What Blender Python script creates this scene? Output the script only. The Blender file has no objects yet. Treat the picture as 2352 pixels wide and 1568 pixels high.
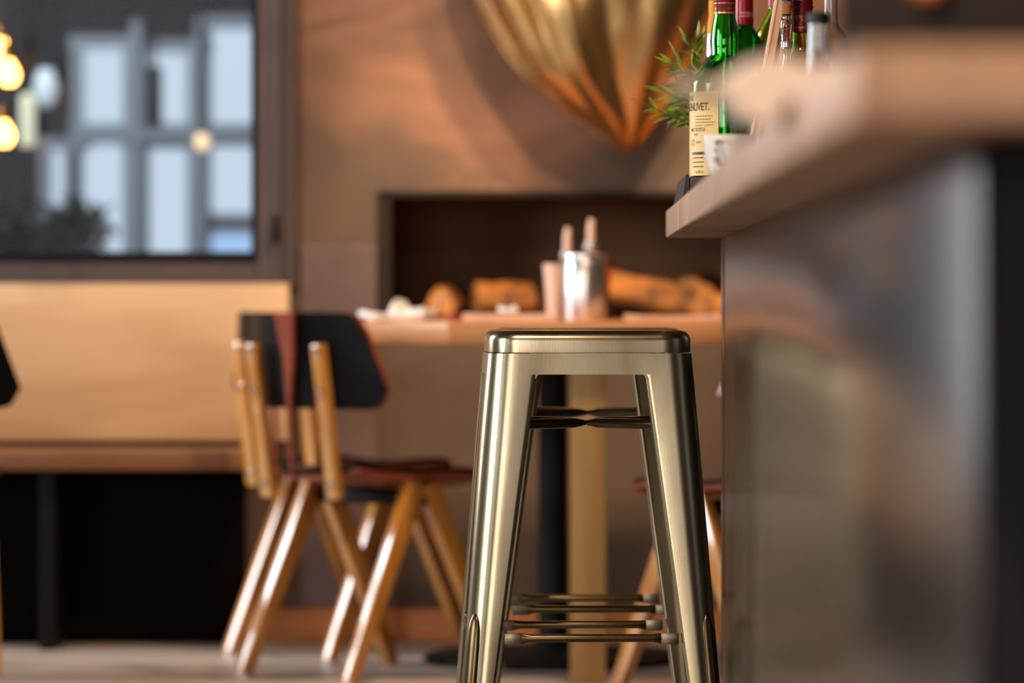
import bpy, bmesh, math, random
from math import sin, cos, pi, radians
from mathutils import Vector, Matrix
random.seed(7)
S = bpy.context.scene
COL = S.collection

# ------------------------------------------------------------------ camera
FP, CX0, HZ, EYE = 9800.0, 1283.0, 700.0, 0.811      # focal length in px, vanishing column, horizon row, eye height
cam_d = bpy.data.cameras.new('camera'); cam = bpy.data.objects.new('camera', cam_d); COL.objects.link(cam)
cam_d.sensor_width = 36.0; cam_d.lens = FP / 2352 * 36
cam_d.clip_start = 0.05; cam_d.clip_end = 100
cam.location = (0, 0, EYE)
cam.rotation_euler = Vector(((1176 - CX0) / FP, 1.0, (HZ - 784) / FP)).to_track_quat('-Z', 'Y').to_euler()
cam_d.dof.use_dof = True; cam_d.dof.focus_distance = 6.52; cam_d.dof.aperture_fstop = 3.0
cam_d.dof.aperture_blades = 0
S.camera = cam

# ------------------------------------------------------------------ view, world, lights
S.view_settings.view_transform = 'Standard'; S.view_settings.look = 'None'
S.view_settings.gamma = 1.0; S.view_settings.use_curve_mapping = False
S.view_settings.exposure = 0.0
S.cycles.use_denoising = True
S.cycles.max_bounces = 10; S.cycles.transmission_bounces = 10; S.cycles.transparent_max_bounces = 12
S.cycles.sample_clamp_indirect = 6.0
S.cycles.caustics_reflective = False; S.cycles.caustics_refractive = False
W = bpy.data.worlds.new('world'); S.world = W; W.use_nodes = True
W.node_tree.nodes['Background'].inputs['Color'].default_value = (0.75, 0.85, 1.0, 1)
W.node_tree.nodes['Background'].inputs['Strength'].default_value = 0.6

def area(name, loc, look, sx, sy, power, col):
    d = bpy.data.lights.new(name, 'AREA'); d.shape = 'RECTANGLE'; d.size = sx; d.size_y = sy; d.energy = power; d.color = col
    o = bpy.data.objects.new(name, d); COL.objects.link(o); o.location = loc
    o.rotation_euler = (Vector(look) - Vector(loc)).to_track_quat('-Z', 'Y').to_euler(); return o
def spot(name, loc, look, power, col, ang=60, blend=0.7, rad=0.05):
    d = bpy.data.lights.new(name, 'SPOT'); d.energy = power; d.color = col; d.spot_size = radians(ang); d.spot_blend = blend; d.shadow_soft_size = rad
    o = bpy.data.objects.new(name, d); COL.objects.link(o); o.location = loc
    o.rotation_euler = (Vector(look) - Vector(loc)).to_track_quat('-Z', 'Y').to_euler(); return o
# daylight standing in the three openings of the left wall and the one behind the camera
area('daylight_window_far', (-4.22, 9.5, 2.2), (0, 9.1, 1.4), 1.4, 2.4, 210, (0.86, 0.93, 1.0))
area('daylight_window_mid', (-4.22, 4.2, 1.75), (0, 4.9, 1.0), 1.3, 1.7, 110, (0.88, 0.95, 0.98))
area('daylight_window_near', (-4.22, 1.2, 1.75), (0, 2.5, 1.0), 1.3, 1.7, 12, (0.88, 0.95, 1.0))
area('fill_beyond', (-2.4, 12.6, 3.2), (-2.2, 15.0, 1.2), 2.5, 1.0, 130, (0.86, 0.93, 1.0))  # added fill under the closed ceiling beyond, brightens the grey window bars
area('daylight_shopfront', (-1.7, -2.92, 1.6), (-1.3, 5, 0.9), 3.2, 1.9, 112, (1.0, 0.91, 0.85))
# the warm lamps of the room
spot('lamp_over_table', (0.15, 8.5, 2.6), (0.1, 9.6, 0.75), 150, (1.0, 0.72, 0.46), 90, 0.8, 0.08)
spot('lamp_over_bench', (-1.5, 8.7, 2.75), (-1.3, 10.2, 0.6), 56, (1.0, 0.82, 0.62), 80, 0.8, 0.08)
spot('lamp_wall_washer', (-0.4, 9.25, 2.85), (-0.3, 10.3, 1.1), 44, (1.0, 0.80, 0.64), 95, 0.9, 0.10)
spot('lamp_picture', (0.62, 8.75, 2.55), (0.14, 9.98, 1.35), 210, (1.0, 0.76, 0.46), 34, 0.6, 0.07)
spot('fill_bar_end', (-0.25, 4.9, 2.3), (0.28, 6.7, 1.1), 105, (1.0, 0.78, 0.56), 60, 0.8, 0.06)  # added unseen spot, set towards the camera to brighten bottle and cup fronts
spot('lamp_over_bar_near', (-0.5, 1.9, 2.6), (0.25, 3.0, 1.0), 160, (1.0, 0.76, 0.52), 75, 0.8, 0.06)

# ------------------------------------------------------------------ materials
def lin(c):
    f = lambda v: v / 12.92 if v <= 0.04045 else ((v + 0.055) / 1.055) ** 2.4
    return tuple(f(x / 255.0) for x in c) + (1.0,)
def setp(b, **k):
    for n, v in k.items():
        n = n.replace('_', ' ')
        if n in b.inputs: b.inputs[n].default_value = v
def mat(name, rgb, rough=0.5, metal=0.0, rgb2=None, scale=(6, 6, 6), detail=4.0, dist=0.0, bump=0.0, bscale=None, lo=0.35, hi=0.65, **kw):
    """plain or two-tone noise surface (object coordinates)"""
    m = bpy.data.materials.new(name); m.use_nodes = True; nt = m.node_tree; b = nt.nodes['Principled BSDF']
    b.inputs['Base Color'].default_value = lin(rgb); b.inputs['Roughness'].default_value = rough; b.inputs['Metallic'].default_value = metal
    setp(b, **kw)
    if rgb2 is not None or bump:
        tc = nt.nodes.new('ShaderNodeTexCoord'); mp = nt.nodes.new('ShaderNodeMapping'); mp.inputs['Scale'].default_value = scale
        nt.links.new(tc.outputs['Object'], mp.inputs['Vector'])
        nz = nt.nodes.new('ShaderNodeTexNoise'); nz.inputs['Scale'].default_value = 1.0; nz.inputs['Detail'].default_value = detail
        nz.inputs['Distortion'].default_value = dist; nt.links.new(mp.outputs['Vector'], nz.inputs['Vector'])
        if rgb2 is not None:
            r = nt.nodes.new('ShaderNodeValToRGB'); r.color_ramp.elements[0].position = lo; r.color_ramp.elements[1].position = hi
            r.color_ramp.elements[0].color = lin(rgb); r.color_ramp.elements[1].color = lin(rgb2)
            nt.links.new(nz.outputs['Fac'], r.inputs['Fac']); nt.links.new(r.outputs['Color'], b.inputs['Base Color'])
        if bump:
            src = nz
            if bscale:
                mp2 = nt.nodes.new('ShaderNodeMapping'); mp2.inputs['Scale'].default_value = bscale; nt.links.new(tc.outputs['Object'], mp2.inputs['Vector'])
                src = nt.nodes.new('ShaderNodeTexNoise'); src.inputs['Scale'].default_value = 1.0; src.inputs['Detail'].default_value = 3; nt.links.new(mp2.outputs['Vector'], src.inputs['Vector'])
            bp = nt.nodes.new('ShaderNodeBump'); bp.inputs['Strength'].default_value = bump; bp.inputs['Distance'].default_value = 0.01
            nt.links.new(src.outputs['Fac'], bp.inputs['Height']); nt.links.new(bp.outputs['Normal'], b.inputs['Normal'])
    return m
def emis(name, rgb, s, base=None):
    m = bpy.data.materials.new(name); m.use_nodes = True; b = m.node_tree.nodes['Principled BSDF']
    setp(b, Base_Color=lin(base or rgb), Emission_Color=lin(rgb), Emission_Strength=s, Roughness=0.4); return m
def glass(name, rgb, rough=0.0, ior=1.5):
    m = bpy.data.materials.new(name); m.use_nodes = True; b = m.node_tree.nodes['Principled BSDF']
    setp(b, Base_Color=lin(rgb), Roughness=rough, IOR=ior, Transmission_Weight=1.0); return m
def pane(name, tint=(235, 240, 245)):
    m = bpy.data.materials.new(name); m.use_nodes = True; nt = m.node_tree; nt.nodes.clear()
    o = nt.nodes.new('ShaderNodeOutputMaterial'); mx = nt.nodes.new('ShaderNodeMixShader'); t = nt.nodes.new('ShaderNodeBsdfTransparent'); g = nt.nodes.new('ShaderNodeBsdfGlossy')
    t.inputs['Color'].default_value = lin(tint); g.inputs['Roughness'].default_value = 0.03; f = nt.nodes.new('ShaderNodeFresnel'); f.inputs['IOR'].default_value = 1.12
    nt.links.new(f.outputs[0], mx.inputs[0]); nt.links.new(t.outputs[0], mx.inputs[1]); nt.links.new(g.outputs[0], mx.inputs[2]); nt.links.new(mx.outputs[0], o.inputs[0]); return m

M = {}
M['brass'] = mat('antique_brass', (183, 168, 138), 0.25, 1.0, rgb2=(158, 142, 111), scale=(16, 16, 3), detail=5, bump=0.012, bscale=(900, 900, 14))
M['brass_dark'] = mat('dark_bronze', (120, 98, 68), 0.30, 1.0, rgb2=(96, 78, 54), scale=(14, 14, 14))
M['weld'] = mat('bare_weld_metal', (156, 142, 120), 0.36, 1.0, rgb2=(126, 112, 92), scale=(60, 60, 60))
M['rubber'] = mat('black_rubber', (22, 21, 21), 0.6)
M['wall'] = mat('copper_brown_plaster', (160, 110, 80), 0.66, 0.0, rgb2=(92, 68, 50), scale=(2.2, 2.2, 5.0), detail=7, dist=0.9, lo=0.44, hi=0.74, bump=0.12)
def darken_low(m, rgb):
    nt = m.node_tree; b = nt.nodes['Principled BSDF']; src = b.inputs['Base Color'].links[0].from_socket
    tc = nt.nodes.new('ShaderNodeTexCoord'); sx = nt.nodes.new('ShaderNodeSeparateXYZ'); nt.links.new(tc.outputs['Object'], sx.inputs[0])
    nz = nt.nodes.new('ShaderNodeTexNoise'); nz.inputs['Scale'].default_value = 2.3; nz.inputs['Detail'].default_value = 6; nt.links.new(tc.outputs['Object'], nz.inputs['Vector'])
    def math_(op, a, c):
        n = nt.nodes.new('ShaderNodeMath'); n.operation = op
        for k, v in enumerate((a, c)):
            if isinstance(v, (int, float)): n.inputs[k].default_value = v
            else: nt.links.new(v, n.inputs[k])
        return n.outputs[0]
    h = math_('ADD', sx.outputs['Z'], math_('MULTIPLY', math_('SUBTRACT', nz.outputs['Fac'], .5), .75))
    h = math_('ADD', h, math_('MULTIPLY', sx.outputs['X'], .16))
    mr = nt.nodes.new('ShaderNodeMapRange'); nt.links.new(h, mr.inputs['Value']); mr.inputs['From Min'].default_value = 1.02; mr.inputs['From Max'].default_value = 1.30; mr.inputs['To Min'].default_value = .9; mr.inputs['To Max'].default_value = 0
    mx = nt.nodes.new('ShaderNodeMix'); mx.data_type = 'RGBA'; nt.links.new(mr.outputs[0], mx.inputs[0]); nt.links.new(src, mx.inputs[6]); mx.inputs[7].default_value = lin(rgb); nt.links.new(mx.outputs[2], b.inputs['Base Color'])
darken_low(M['wall'], (84, 66, 50))  # mixes the wall to a darker brown towards the bottom, noisy edge
M['wall_dark'] = mat('dark_brown_wall', (62, 48, 40), 0.7, rgb2=(46, 36, 31), scale=(1.5, 1.5, 1.5))
M['wall_light'] = mat('warm_grey_wall', (150, 132, 120), 0.7, rgb2=(132, 116, 104), scale=(1.2, 1.2, 1.2))
M['plinth_steel'] = mat('rusty_steel_panel', (116, 88, 82), 0.45, 0.0, rgb2=(92, 70, 62), scale=(3, 3, 3))
M['ceiling'] = mat('dark_ceiling', (48, 42, 38), 0.8, rgb2=(40, 35, 32), scale=(2, 2, 2))
M['steel_frame'] = mat('brown_steel_frame', (80, 60, 54), 0.45, 0.0, rgb2=(60, 46, 42), scale=(4, 4, 4))
M['soot'] = mat('sooty_steel', (140, 102, 76), 0.7, 0.0, rgb2=(100, 72, 54), scale=(3, 3, 3), Specular_IOR_Level=0.12)
M['soot_dark'] = mat('dark_sooty_edge', (44, 32, 25), 0.6, Specular_IOR_Level=0.15)
M['black_metal'] = mat('black_powder_coat', (20, 17, 17), 0.5, Specular_IOR_Level=0.15)
M['black_void'] = mat('under_bench_shade', (16, 11, 10), 0.8, Specular_IOR_Level=0.05)  # near-black colour stands in for the shade of the open space under the bench
M['oak'] = mat('pale_oak_board', (226, 184, 140), 0.5, rgb2=(204, 158, 114), scale=(1.1, 6, 7), detail=5, dist=1.2, lo=0.4, hi=0.75)
M['oak_seat'] = mat('brown_oak_seat', (150, 102, 64), 0.45, rgb2=(120, 78, 46), scale=(1.0, 8, 8), detail=5, dist=1)
M['table_wood'] = mat('table_beech', (208, 140, 84), 0.42, rgb2=(182, 112, 60), scale=(2.2, 2.2, 16), detail=4, dist=0.8)
M['post_wood'] = mat('pale_post_wood', (172, 132, 74), 0.55, rgb2=(150, 110, 60), scale=(20, 20, 1.5), detail=4)
M['skirting'] = mat('orange_wood_skirting', (226, 142, 74), 0.5, rgb2=(200, 118, 56), scale=(1.5, 10, 20), detail=4)
M['amber'] = mat('amber_lacquered_beech', (208, 140, 50), 0.3, rgb2=(178, 110, 34), scale=(30, 30, 4), detail=4, Coat_Weight=1.0, Coat_Roughness=0.06, Coat_IOR=1.8)
M['seat_black'] = mat('black_laminate', (18, 16, 17), 0.35, rgb2=(22, 20, 20), scale=(8, 8, 8), Specular_IOR_Level=0.1)
M['ply_red'] = mat('red_brown_ply_edge', (150, 66, 40), 0.35, rgb2=(124, 50, 30), scale=(8, 8, 60))
M['bolt'] = mat('bright_bolt_head', (225, 215, 205), 0.2, 1.0)
M['counter'] = mat('counter_beech', (208, 162, 124), 0.5, rgb2=(150, 104, 74), scale=(9, 22, 1.2), detail=4, dist=0.6, lo=0.35, hi=0.7)
M['cabinet'] = mat('brushed_dark_panel', (40, 31, 26), 0.21, 0.0, rgb2=(30, 24, 21), scale=(24, 24, 0.6), detail=3, bump=0.02, bscale=(300, 300, 2), Specular_IOR_Level=0.34)
M['cabinet_post'] = mat('dark_steel_post', (50, 43, 42), 0.3, 0.4)
M['cabinet_end_shade'] = mat('shaded_end_panel', (30, 26, 27), 0.6, Specular_IOR_Level=0.15)  # darker than the front panels: the end face's shade is in the colour
M['floor'] = mat('grey_beige_floor', (190, 174, 162), 0.42, rgb2=(150, 134, 122), scale=(0.8, 5.0, 1), detail=5, dist=0.5)
M['gold'] = mat('polished_gold_metal', (228, 188, 128), 0.27, 1.0, rgb2=(190, 148, 92), scale=(5, 5, 5))
M['chrome'] = mat('polished_steel', (232, 230, 230), 0.32, 1.0)
M['copper'] = mat('copper_metal', (214, 146, 108), 0.25, 1.0)
M['paper'] = mat('white_paper', (236, 230, 224), 0.7)
M['menu_pink'] = mat('pale_pink_card', (236, 198, 176), 0.6)
M['red'] = mat('red_plastic', (140, 40, 34), 0.35)
M['capsule'] = mat('crimson_capsule', (140, 8, 30), 0.28, 0.2)
M['capsule_dark'] = mat('burgundy_capsule', (108, 18, 26), 0.32, 0.2)
M['yellow_capsule'] = mat('yellow_capsule', (236, 156, 6), 0.5, Specular_IOR_Level=0.2)
M['foil_gold'] = mat('gold_print', (214, 158, 96), 0.35, 0.6)
M['foil_pink'] = mat('pale_foil_print', (245, 180, 160), 0.4)
M['green_glass'] = glass('emerald_glass', (90, 218, 90), 0.0)
M['dark_green_glass'] = glass('bottle_green_glass', (74, 184, 74), 0.0)
M['lime_glass'] = glass('lime_glass', (190, 226, 80), 0.0)
M['olive_glass'] = glass('olive_glass', (206, 192, 84), 0.0)
M['clear_glass'] = glass('clear_glass', (245, 245, 245), 0.0)
M['label'] = mat('cream_label_paper', (242, 206, 136), 0.6)
M['tan_label'] = mat('tan_label_paper', (206, 160, 104), 0.6)
M['ink'] = mat('dark_ink', (52, 44, 40), 0.6)
M['navy'] = mat('navy_ink', (34, 38, 54), 0.5)
M['black_cap'] = mat('black_green_cap', (28, 36, 32), 0.5)
M['cork'] = mat('cork', (170, 110, 56), 0.7, rgb2=(130, 80, 40), scale=(80, 80, 80))
M['orange_glass'] = glass('amber_liquid', (220, 90, 40), 0.05)
M['silver_foil'] = mat('silver_foil', (220, 214, 214), 0.25, 0.9)
M['porcelain'] = mat('white_porcelain', (240, 232, 226), 0.12, Coat_Weight=0.5)
M['carton'] = mat('tan_carton', (216, 168, 126), 0.65, rgb2=(200, 152, 112), scale=(40, 40, 4))
M['carton_light'] = mat('pink_tan_carton', (228, 184, 156), 0.65)
M['crate'] = mat('black_stained_wood', (40, 34, 31), 0.5, rgb2=(30, 25, 23), scale=(10, 60, 10))
M['leaf'] = mat('leaf_green', (158, 176, 48), 0.45, rgb2=(96, 124, 38), scale=(30, 30, 30))
M['leaf_dark'] = mat('dark_leaf_green', (40, 66, 24), 0.5, rgb2=(28, 48, 18), scale=(12, 12, 12))
M['stem'] = mat('brown_green_stem', (84, 74, 34), 0.6)
M['cloth'] = mat('pale_pink_cloth', (252, 228, 210), 0.85)
M['bark'] = mat('orange_bark', (206, 128, 52), 0.75, rgb2=(100, 60, 30), scale=(14, 14, 14), detail=6, bump=0.5)
M['log_end'] = mat('log_cut_face', (226, 158, 92), 0.65, rgb2=(200, 128, 66), scale=(30, 30, 30))
M['bulb'] = emis('lit_filament_bulb', (255, 176, 84), 9.0)
M['filament'] = emis('lit_filament', (255, 222, 150), 40.0)
M['socket'] = mat('brass_socket', (120, 84, 44), 0.35, 0.8)
M['day_pane'] = emis('daylit_frosted_pane', (208, 218, 228), 1.2, (30, 32, 34))
M['day_blue'] = emis('daylit_blue_pane', (176, 206, 242), 1.15, (30, 32, 34))
M['mullion'] = mat('grey_window_bars', (168, 172, 176), 0.5)
M['facade'] = mat('dark_shed_wall', (52, 46, 46), 0.8)
M['lamp_dark'] = mat('dark_lamp_shade', (56, 54, 56), 0.5)
M['lamp_cream'] = emis('lit_cream_tube', (236, 228, 190), 0.9)
M['lamp_white'] = emis('lit_white_globe', (206, 216, 216), 0.75)
M['lamp_warm'] = emis('lit_warm_globe', (255, 214, 160), 1.6)
M['pane'] = pane('window_glass')
M['cabinet_wood'] = mat('dark_walnut', (44, 31, 24), 0.6, rgb2=(32, 23, 18), scale=(3, 3, 14), Specular_IOR_Level=0.2)
M['glow_knob'] = mat('orange_glow_knob', (200, 118, 70), 0.4, 0.5)  # colour imitates a soft orange glow; the knobs are made up for it

# ------------------------------------------------------------------ helpers
def at(px, py, D): return Vector(((px - CX0) / FP * D, D, EYE + (HZ - py) / FP * D))
def tag(o, label=None, cat=None, group=None, kind=None):
    if label: o['label'] = label
    if cat: o['category'] = cat
    if group: o['group'] = group
    if kind: o['kind'] = kind
    return o
def obj(name, bm, m, parent=None, smooth=True, auto=35):
    me = bpy.data.meshes.new(name); bm.normal_update(); bm.to_mesh(me); bm.free()
    for mm in (m if isinstance(m, (list, tuple)) else [m]): me.materials.append(mm)
    if smooth:
        for p in me.polygons: p.use_smooth = True
        me.set_sharp_from_angle(angle=radians(auto))
    o = bpy.data.objects.new(name, me); COL.objects.link(o)
    if parent: o.parent = parent
    return o
def empty(name, loc, label, cat, rz=0.0, group=None):
    o = bpy.data.objects.new(name, None); o.empty_display_size = 0.05; COL.objects.link(o)
    o.location = loc; o.rotation_euler = (0, 0, rz); return tag(o, label, cat, group)
def structure(name, bm, m, label=None, parent=None, smooth=False):
    o = obj(name, bm, m, parent, smooth)
    if parent is None: tag(o, label, name.split('_')[0], None, 'structure')
    return o
def add_box(bm, a, b, bev=0.0, seg=2, mi=0):
    a, b = Vector(a), Vector(b)
    r = bmesh.ops.create_cube(bm, size=1.0)
    bmesh.ops.transform(bm, matrix=Matrix.Translation((a + b) / 2) @ Matrix.Diagonal((*(Vector((abs(b[i] - a[i]) for i in range(3)))), 1)), verts=r['verts'])
    fs = {f for v in r['verts'] for f in v.link_faces}
    if bev:
        es = {e for v in r['verts'] for e in v.link_edges}
        q = bmesh.ops.bevel(bm, geom=list(es), offset=bev, segments=seg, profile=0.5, affect='EDGES'); fs = set(q['faces']) | {f for f in fs if f.is_valid}
    for f in fs: f.material_index = mi
    return bm
def box(a, b, bev=0.0, seg=2): return add_box(bmesh.new(), a, b, bev, seg)
def add_lathe(bm, prof, n=32, c=(0, 0, 0), caps=True, axis=None):
    """prof: list of (r, z)"""
    c = Vector(c); R = Vector((0, 0, 1)).rotation_difference(Vector(axis)).to_matrix() if axis is not None else Matrix.Identity(3)
    rings = [[bm.verts.new(c + R @ Vector((r * cos(2 * pi * k / n), r * sin(2 * pi * k / n), z))) for k in range(n)] for r, z in prof]
    for i in range(len(rings) - 1):
        for k in range(n): bm.faces.new((rings[i][k], rings[i][(k + 1) % n], rings[i + 1][(k + 1) % n], rings[i + 1][k]))
    if caps:
        bm.faces.new(list(reversed(rings[0]))); bm.faces.new(rings[-1])
    return bm
def lathe(prof, n=32, c=(0, 0, 0), caps=True, axis=None): return add_lathe(bmesh.new(), prof, n, c, caps, axis)
def frame_of(d):
    d = d.normalized(); a = Vector((0, 0, 1)) if abs(d.z) < 0.95 else Vector((1, 0, 0)); x = a.cross(d).normalized(); return x, d.cross(x)
def add_tube(bm, pts, rad, n=10, flat=None):
    """tube through pts; rad a number or list; flat = list of (wx, wz) scales"""
    pts = [Vector(p) for p in pts]; rings = []
    for i, p in enumerate(pts):
        d = pts[min(i + 1, len(pts) - 1)] - pts[max(i - 1, 0)]; x, y = frame_of(d); r = rad[i] if isinstance(rad, (list, tuple)) else rad
        fx, fy = flat[i] if flat else (1, 1)
        rings.append([bm.verts.new(p + x * r * fx * cos(2 * pi * k / n) + y * r * fy * sin(2 * pi * k / n)) for k in range(n)])
    for i in range(len(rings) - 1):
        for k in range(n): bm.faces.new((rings[i][k], rings[i][(k + 1) % n], rings[i + 1][(k + 1) % n], rings[i + 1][k]))
    bm.faces.new(list(reversed(rings[0]))); bm.faces.new(rings[-1]); return bm
def tube(pts, rad, n=10, flat=None): return add_tube(bmesh.new(), pts, rad, n, flat)
def add_prism(bm, poly, z0, z1, bev=0.0):
    lo = [bm.verts.new((x, y, z0)) for x, y in poly]; hi = [bm.verts.new((x, y, z1)) for x, y in poly]; n = len(poly)
    fs = [bm.faces.new(list(reversed(lo))), bm.faces.new(hi)] + [bm.faces.new((lo[i], lo[(i + 1) % n], hi[(i + 1) % n], hi[i])) for i in range(n)]
    if bev: bmesh.ops.bevel(bm, geom=list({e for f in fs for e in f.edges}), offset=bev, segments=2, profile=0.5, affect='EDGES')
    return bm
def beam(p0, p1, u, w0, w1, t, bev=0.002):
    """flat board from p0 to p1: width w along u (per end), thickness t across"""
    p0, p1, u = Vector(p0), Vector(p1), Vector(u); d = (p1 - p0).normalized(); u = (u - d * u.dot(d)).normalized(); v = d.cross(u); bm = bmesh.new()
    q = [[bm.verts.new(p + u * (sx * w / 2) + v * (sy * t / 2)) for sx, sy in ((-1, -1), (1, -1), (1, 1), (-1, 1))] for p, w in ((p0, w0), (p1, w1))]
    bm.faces.new(list(reversed(q[0]))); bm.faces.new(q[1])
    for k in range(4): bm.faces.new((q[0][k], q[0][(k + 1) % 4], q[1][(k + 1) % 4], q[1][k]))
    if bev: bmesh.ops.bevel(bm, geom=bm.edges[:], offset=bev, segments=2, profile=0.5, affect='EDGES')
    bmesh.ops.recalc_face_normals(bm, faces=bm.faces[:]); return bm
def fin(bm): bmesh.ops.recalc_face_normals(bm, faces=bm.faces[:]); return bm
def copy_tree(o, parent=None):
    c = o.copy(); COL.objects.link(c); c.parent = parent
    if parent is not None: c.matrix_parent_inverse = o.matrix_parent_inverse
    for ch in [x for x in ALLKIDS(o)]: copy_tree(ch, c)
    return c
def ALLKIDS(o): return [x for x in bpy.data.objects if x.parent == o]
def text_mesh(txt, size, align='LEFT', offs=0.0, shear=0.0):
    cu = bpy.data.curves.new('lettering', 'FONT'); cu.body = txt; cu.size = size; cu.align_x = align; cu.resolution_u = 3; cu.offset = offs; cu.shear = shear
    o = bpy.data.objects.new('lettering', cu); COL.objects.link(o); dg = bpy.context.evaluated_depsgraph_get(); dg.update()
    me = bpy.data.meshes.new_from_object(o.evaluated_get(dg)); bpy.data.objects.remove(o); bpy.data.curves.remove(cu)
    bm = bmesh.new(); bm.from_mesh(me); bpy.data.meshes.remove(me); return bm
def wrap_add(dst, src, r, z, ang, sx=1.0, mi=0):
    """bend flat lettering (x right, y up) round a vertical cylinder; ang = 0 faces the camera (-Y), positive turns to +X"""
    bmesh.ops.subdivide_edges(src, edges=[e for e in src.edges if e.calc_length() > r * 0.15], cuts=2)
    mp = {}
    for v in src.verts:
        a = ang + v.co.x * sx / r; mp[v] = dst.verts.new((r * sin(a), -r * cos(a), z + v.co.y))
    for f in src.faces:
        try: nf = dst.faces.new([mp[v] for v in f.verts]); nf.material_index = mi
        except ValueError: pass
    src.free(); return dst
def wrap_band(bm, r, z0, z1, a0, a1, n=24, mi=0):
    lo = [bm.verts.new((r * sin(a0 + (a1 - a0) * k / n), -r * cos(a0 + (a1 - a0) * k / n), z0)) for k in range(n + 1)]
    hi = [bm.verts.new((v.co.x, v.co.y, z1)) for v in lo]
    for k in range(n): bm.faces.new((lo[k], lo[k + 1], hi[k + 1], hi[k])).material_index = mi
    return bm

# ------------------------------------------------------------------ the room
WY = 10.32          # face of the far wall
XL, XR, YB, ZC = -4.3, 3.0, -3.0, 3.6
structure('floor', box((XL, YB, -0.1), (XR, WY + 0.6, 0)), M['floor'], 'grey beige floor of the bar')
structure('ceiling', box((XL, YB, ZC), (XR, WY + 0.6, ZC + 0.1)), M['ceiling'], 'dark ceiling of the bar')
# far wall round the window opening (X -2.9..-0.70, Z 0.90..2.6) and the fireplace niche (X -0.43..1.0, Z 0.79..1.085)
WX0, WX1, WZ0, WZ1 = -2.9, -0.70, 0.905, 2.6
NX0, NX1, NZ0, NZ1 = -0.435, 1.05, 0.775, 1.083
bm = bmesh.new()
T = 0.14
for a, b in (((XL, WY, 0), (WX0, WY + T, ZC)), ((WX0, WY, 0), (WX1, WY + T, WZ0)), ((WX0, WY, WZ1), (WX1, WY + T, ZC)),
             ((WX1, WY, 0), (NX0, WY + T, ZC)), ((NX0, WY, 0), (NX1, WY + T, NZ0)), ((NX0, WY, NZ1), (NX1, WY + T, ZC)), ((NX1, WY, 0), (XR, WY + T, ZC))): add_box(bm, a, b)
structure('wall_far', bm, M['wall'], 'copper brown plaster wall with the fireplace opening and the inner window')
bm = bmesh.new()
for a, b in (((NX0 - .03, WY + .55, NZ0 - .03), (NX1 + .03, WY + .58, NZ1 + .03)), ((NX0 - .03, WY + T, NZ0 - .03), (NX0, WY + .55, NZ1 + .03)), ((NX1, WY + T, NZ0 - .03), (NX1 + .03, WY + .55, NZ1 + .03)),
             ((NX0, WY + T, NZ1), (NX1, WY + .55, NZ1 + .03)), ((NX0, WY + T, NZ0 - .03), (NX1, WY + .55, NZ0))): add_box(bm, a, b)
structure('trim_1', bm, M['soot'], 'sooty steel lining of the fireplace opening')
bm = bmesh.new()
for a, b in (((NX0 - .004, WY - .006, NZ0), (NX0 + .03, WY + .04, NZ1)), ((NX0, WY - .006, NZ1 - .012), (NX1, WY + .04, NZ1 + .004))): add_box(bm, a, b, 0.002)
structure('trim_2', bm, M['soot_dark'], 'thin dark steel edge round the fireplace opening')
# lower steel panel of the fireplace breast, left of the opening and below it
structure('trim_3', box((WX1 + .075, WY - .012, 0.075), (NX0 - .004, WY, 0.955), 0.003), M['plinth_steel'], 'purple brown steel panel low on the wall beside the fireplace')
structure('baseboard_far', box((-0.78, WY - .03, 0), (1.6, WY, 0.075), 0.004), M['skirting'], 'orange wooden skirting along the foot of the far wall')
# outer walls, left one with three openings
bm = bmesh.new()
ys = [YB, 0.55, 1.85, 3.55, 4.85, 8.75, 10.25, WY]
for k in range(0, 8, 2): add_box(bm, (XL - .2, ys[k], 0), (XL, ys[k + 1], ZC))
for k in (1, 3, 5): add_box(bm, (XL - .2, ys[k], 0), (XL, ys[k + 1], .9)); add_box(bm, (XL - .2, ys[k], 3.45 if k == 5 else 2.6), (XL, ys[k + 1], ZC))
structure('wall_left', bm, M['wall_light'], 'warm grey wall with three windows, out of view to the left')
bm = bmesh.new()
for a, b in (((XL, YB - .2, 0), (-3.3, YB, ZC)), ((-0.1, YB - .2, 0), (XR, YB, ZC)), ((-3.3, YB - .2, 0), (-0.1, YB, .65)), ((-3.3, YB - .2, 2.55), (-0.1, YB, ZC))): add_box(bm, a, b)
structure('wall_rear', bm, M['wall_light'], 'warm grey shopfront wall behind the camera')
structure('wall_right', box((XR, YB, 0), (XR + .2, WY, ZC)), M['wall_dark'], 'dark brown wall behind the bar')

# inner window: frame, sash, latch, pane
wf = empty('window_1', (0, 0, 0), 'inner window in a brown steel frame left of the fireplace', 'window'); wf['kind'] = 'structure'
bm = bmesh.new()
for a, b in (((WX1 - .025, WY - .03, WZ0 - .05), (WX1 + .068, WY + .0, WZ1 + .05)), ((WX0 - .06, WY - .03, WZ0 - .045), (WX1 - .025, WY, WZ0 + .005)), ((WX0 - .06, WY - .03, WZ1 - .01), (WX1 - .025, WY, WZ1 + .06)), ((WX0 - .06, WY - .03, WZ0 + .005), (WX0 + .02, WY, WZ1 - .01)),
             ((WX1 + .018, WY - .045, WZ0 - .05), (WX1 + .034, WY - .03, WZ1 + .05))): add_box(bm, a, b, 0.004)
structure('window_frame', bm, M['steel_frame'], parent=wf)
bm = bmesh.new()
for a, b in (((WX1 - .045, WY + .01, WZ0 + .005), (WX1 - .022, WY + .05, WZ1)), ((WX0, WY + .01, WZ0), (WX1 - .045, WY + .05, WZ0 + .035)), ((WX0, WY + .01, WZ1 - .04), (WX1 - .045, WY + .05, WZ1)), ((WX0, WY + .01, WZ0 + .035), (WX0 + .04, WY + .05, WZ1 - .04))): add_box(bm, a, b, 0.003)
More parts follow.
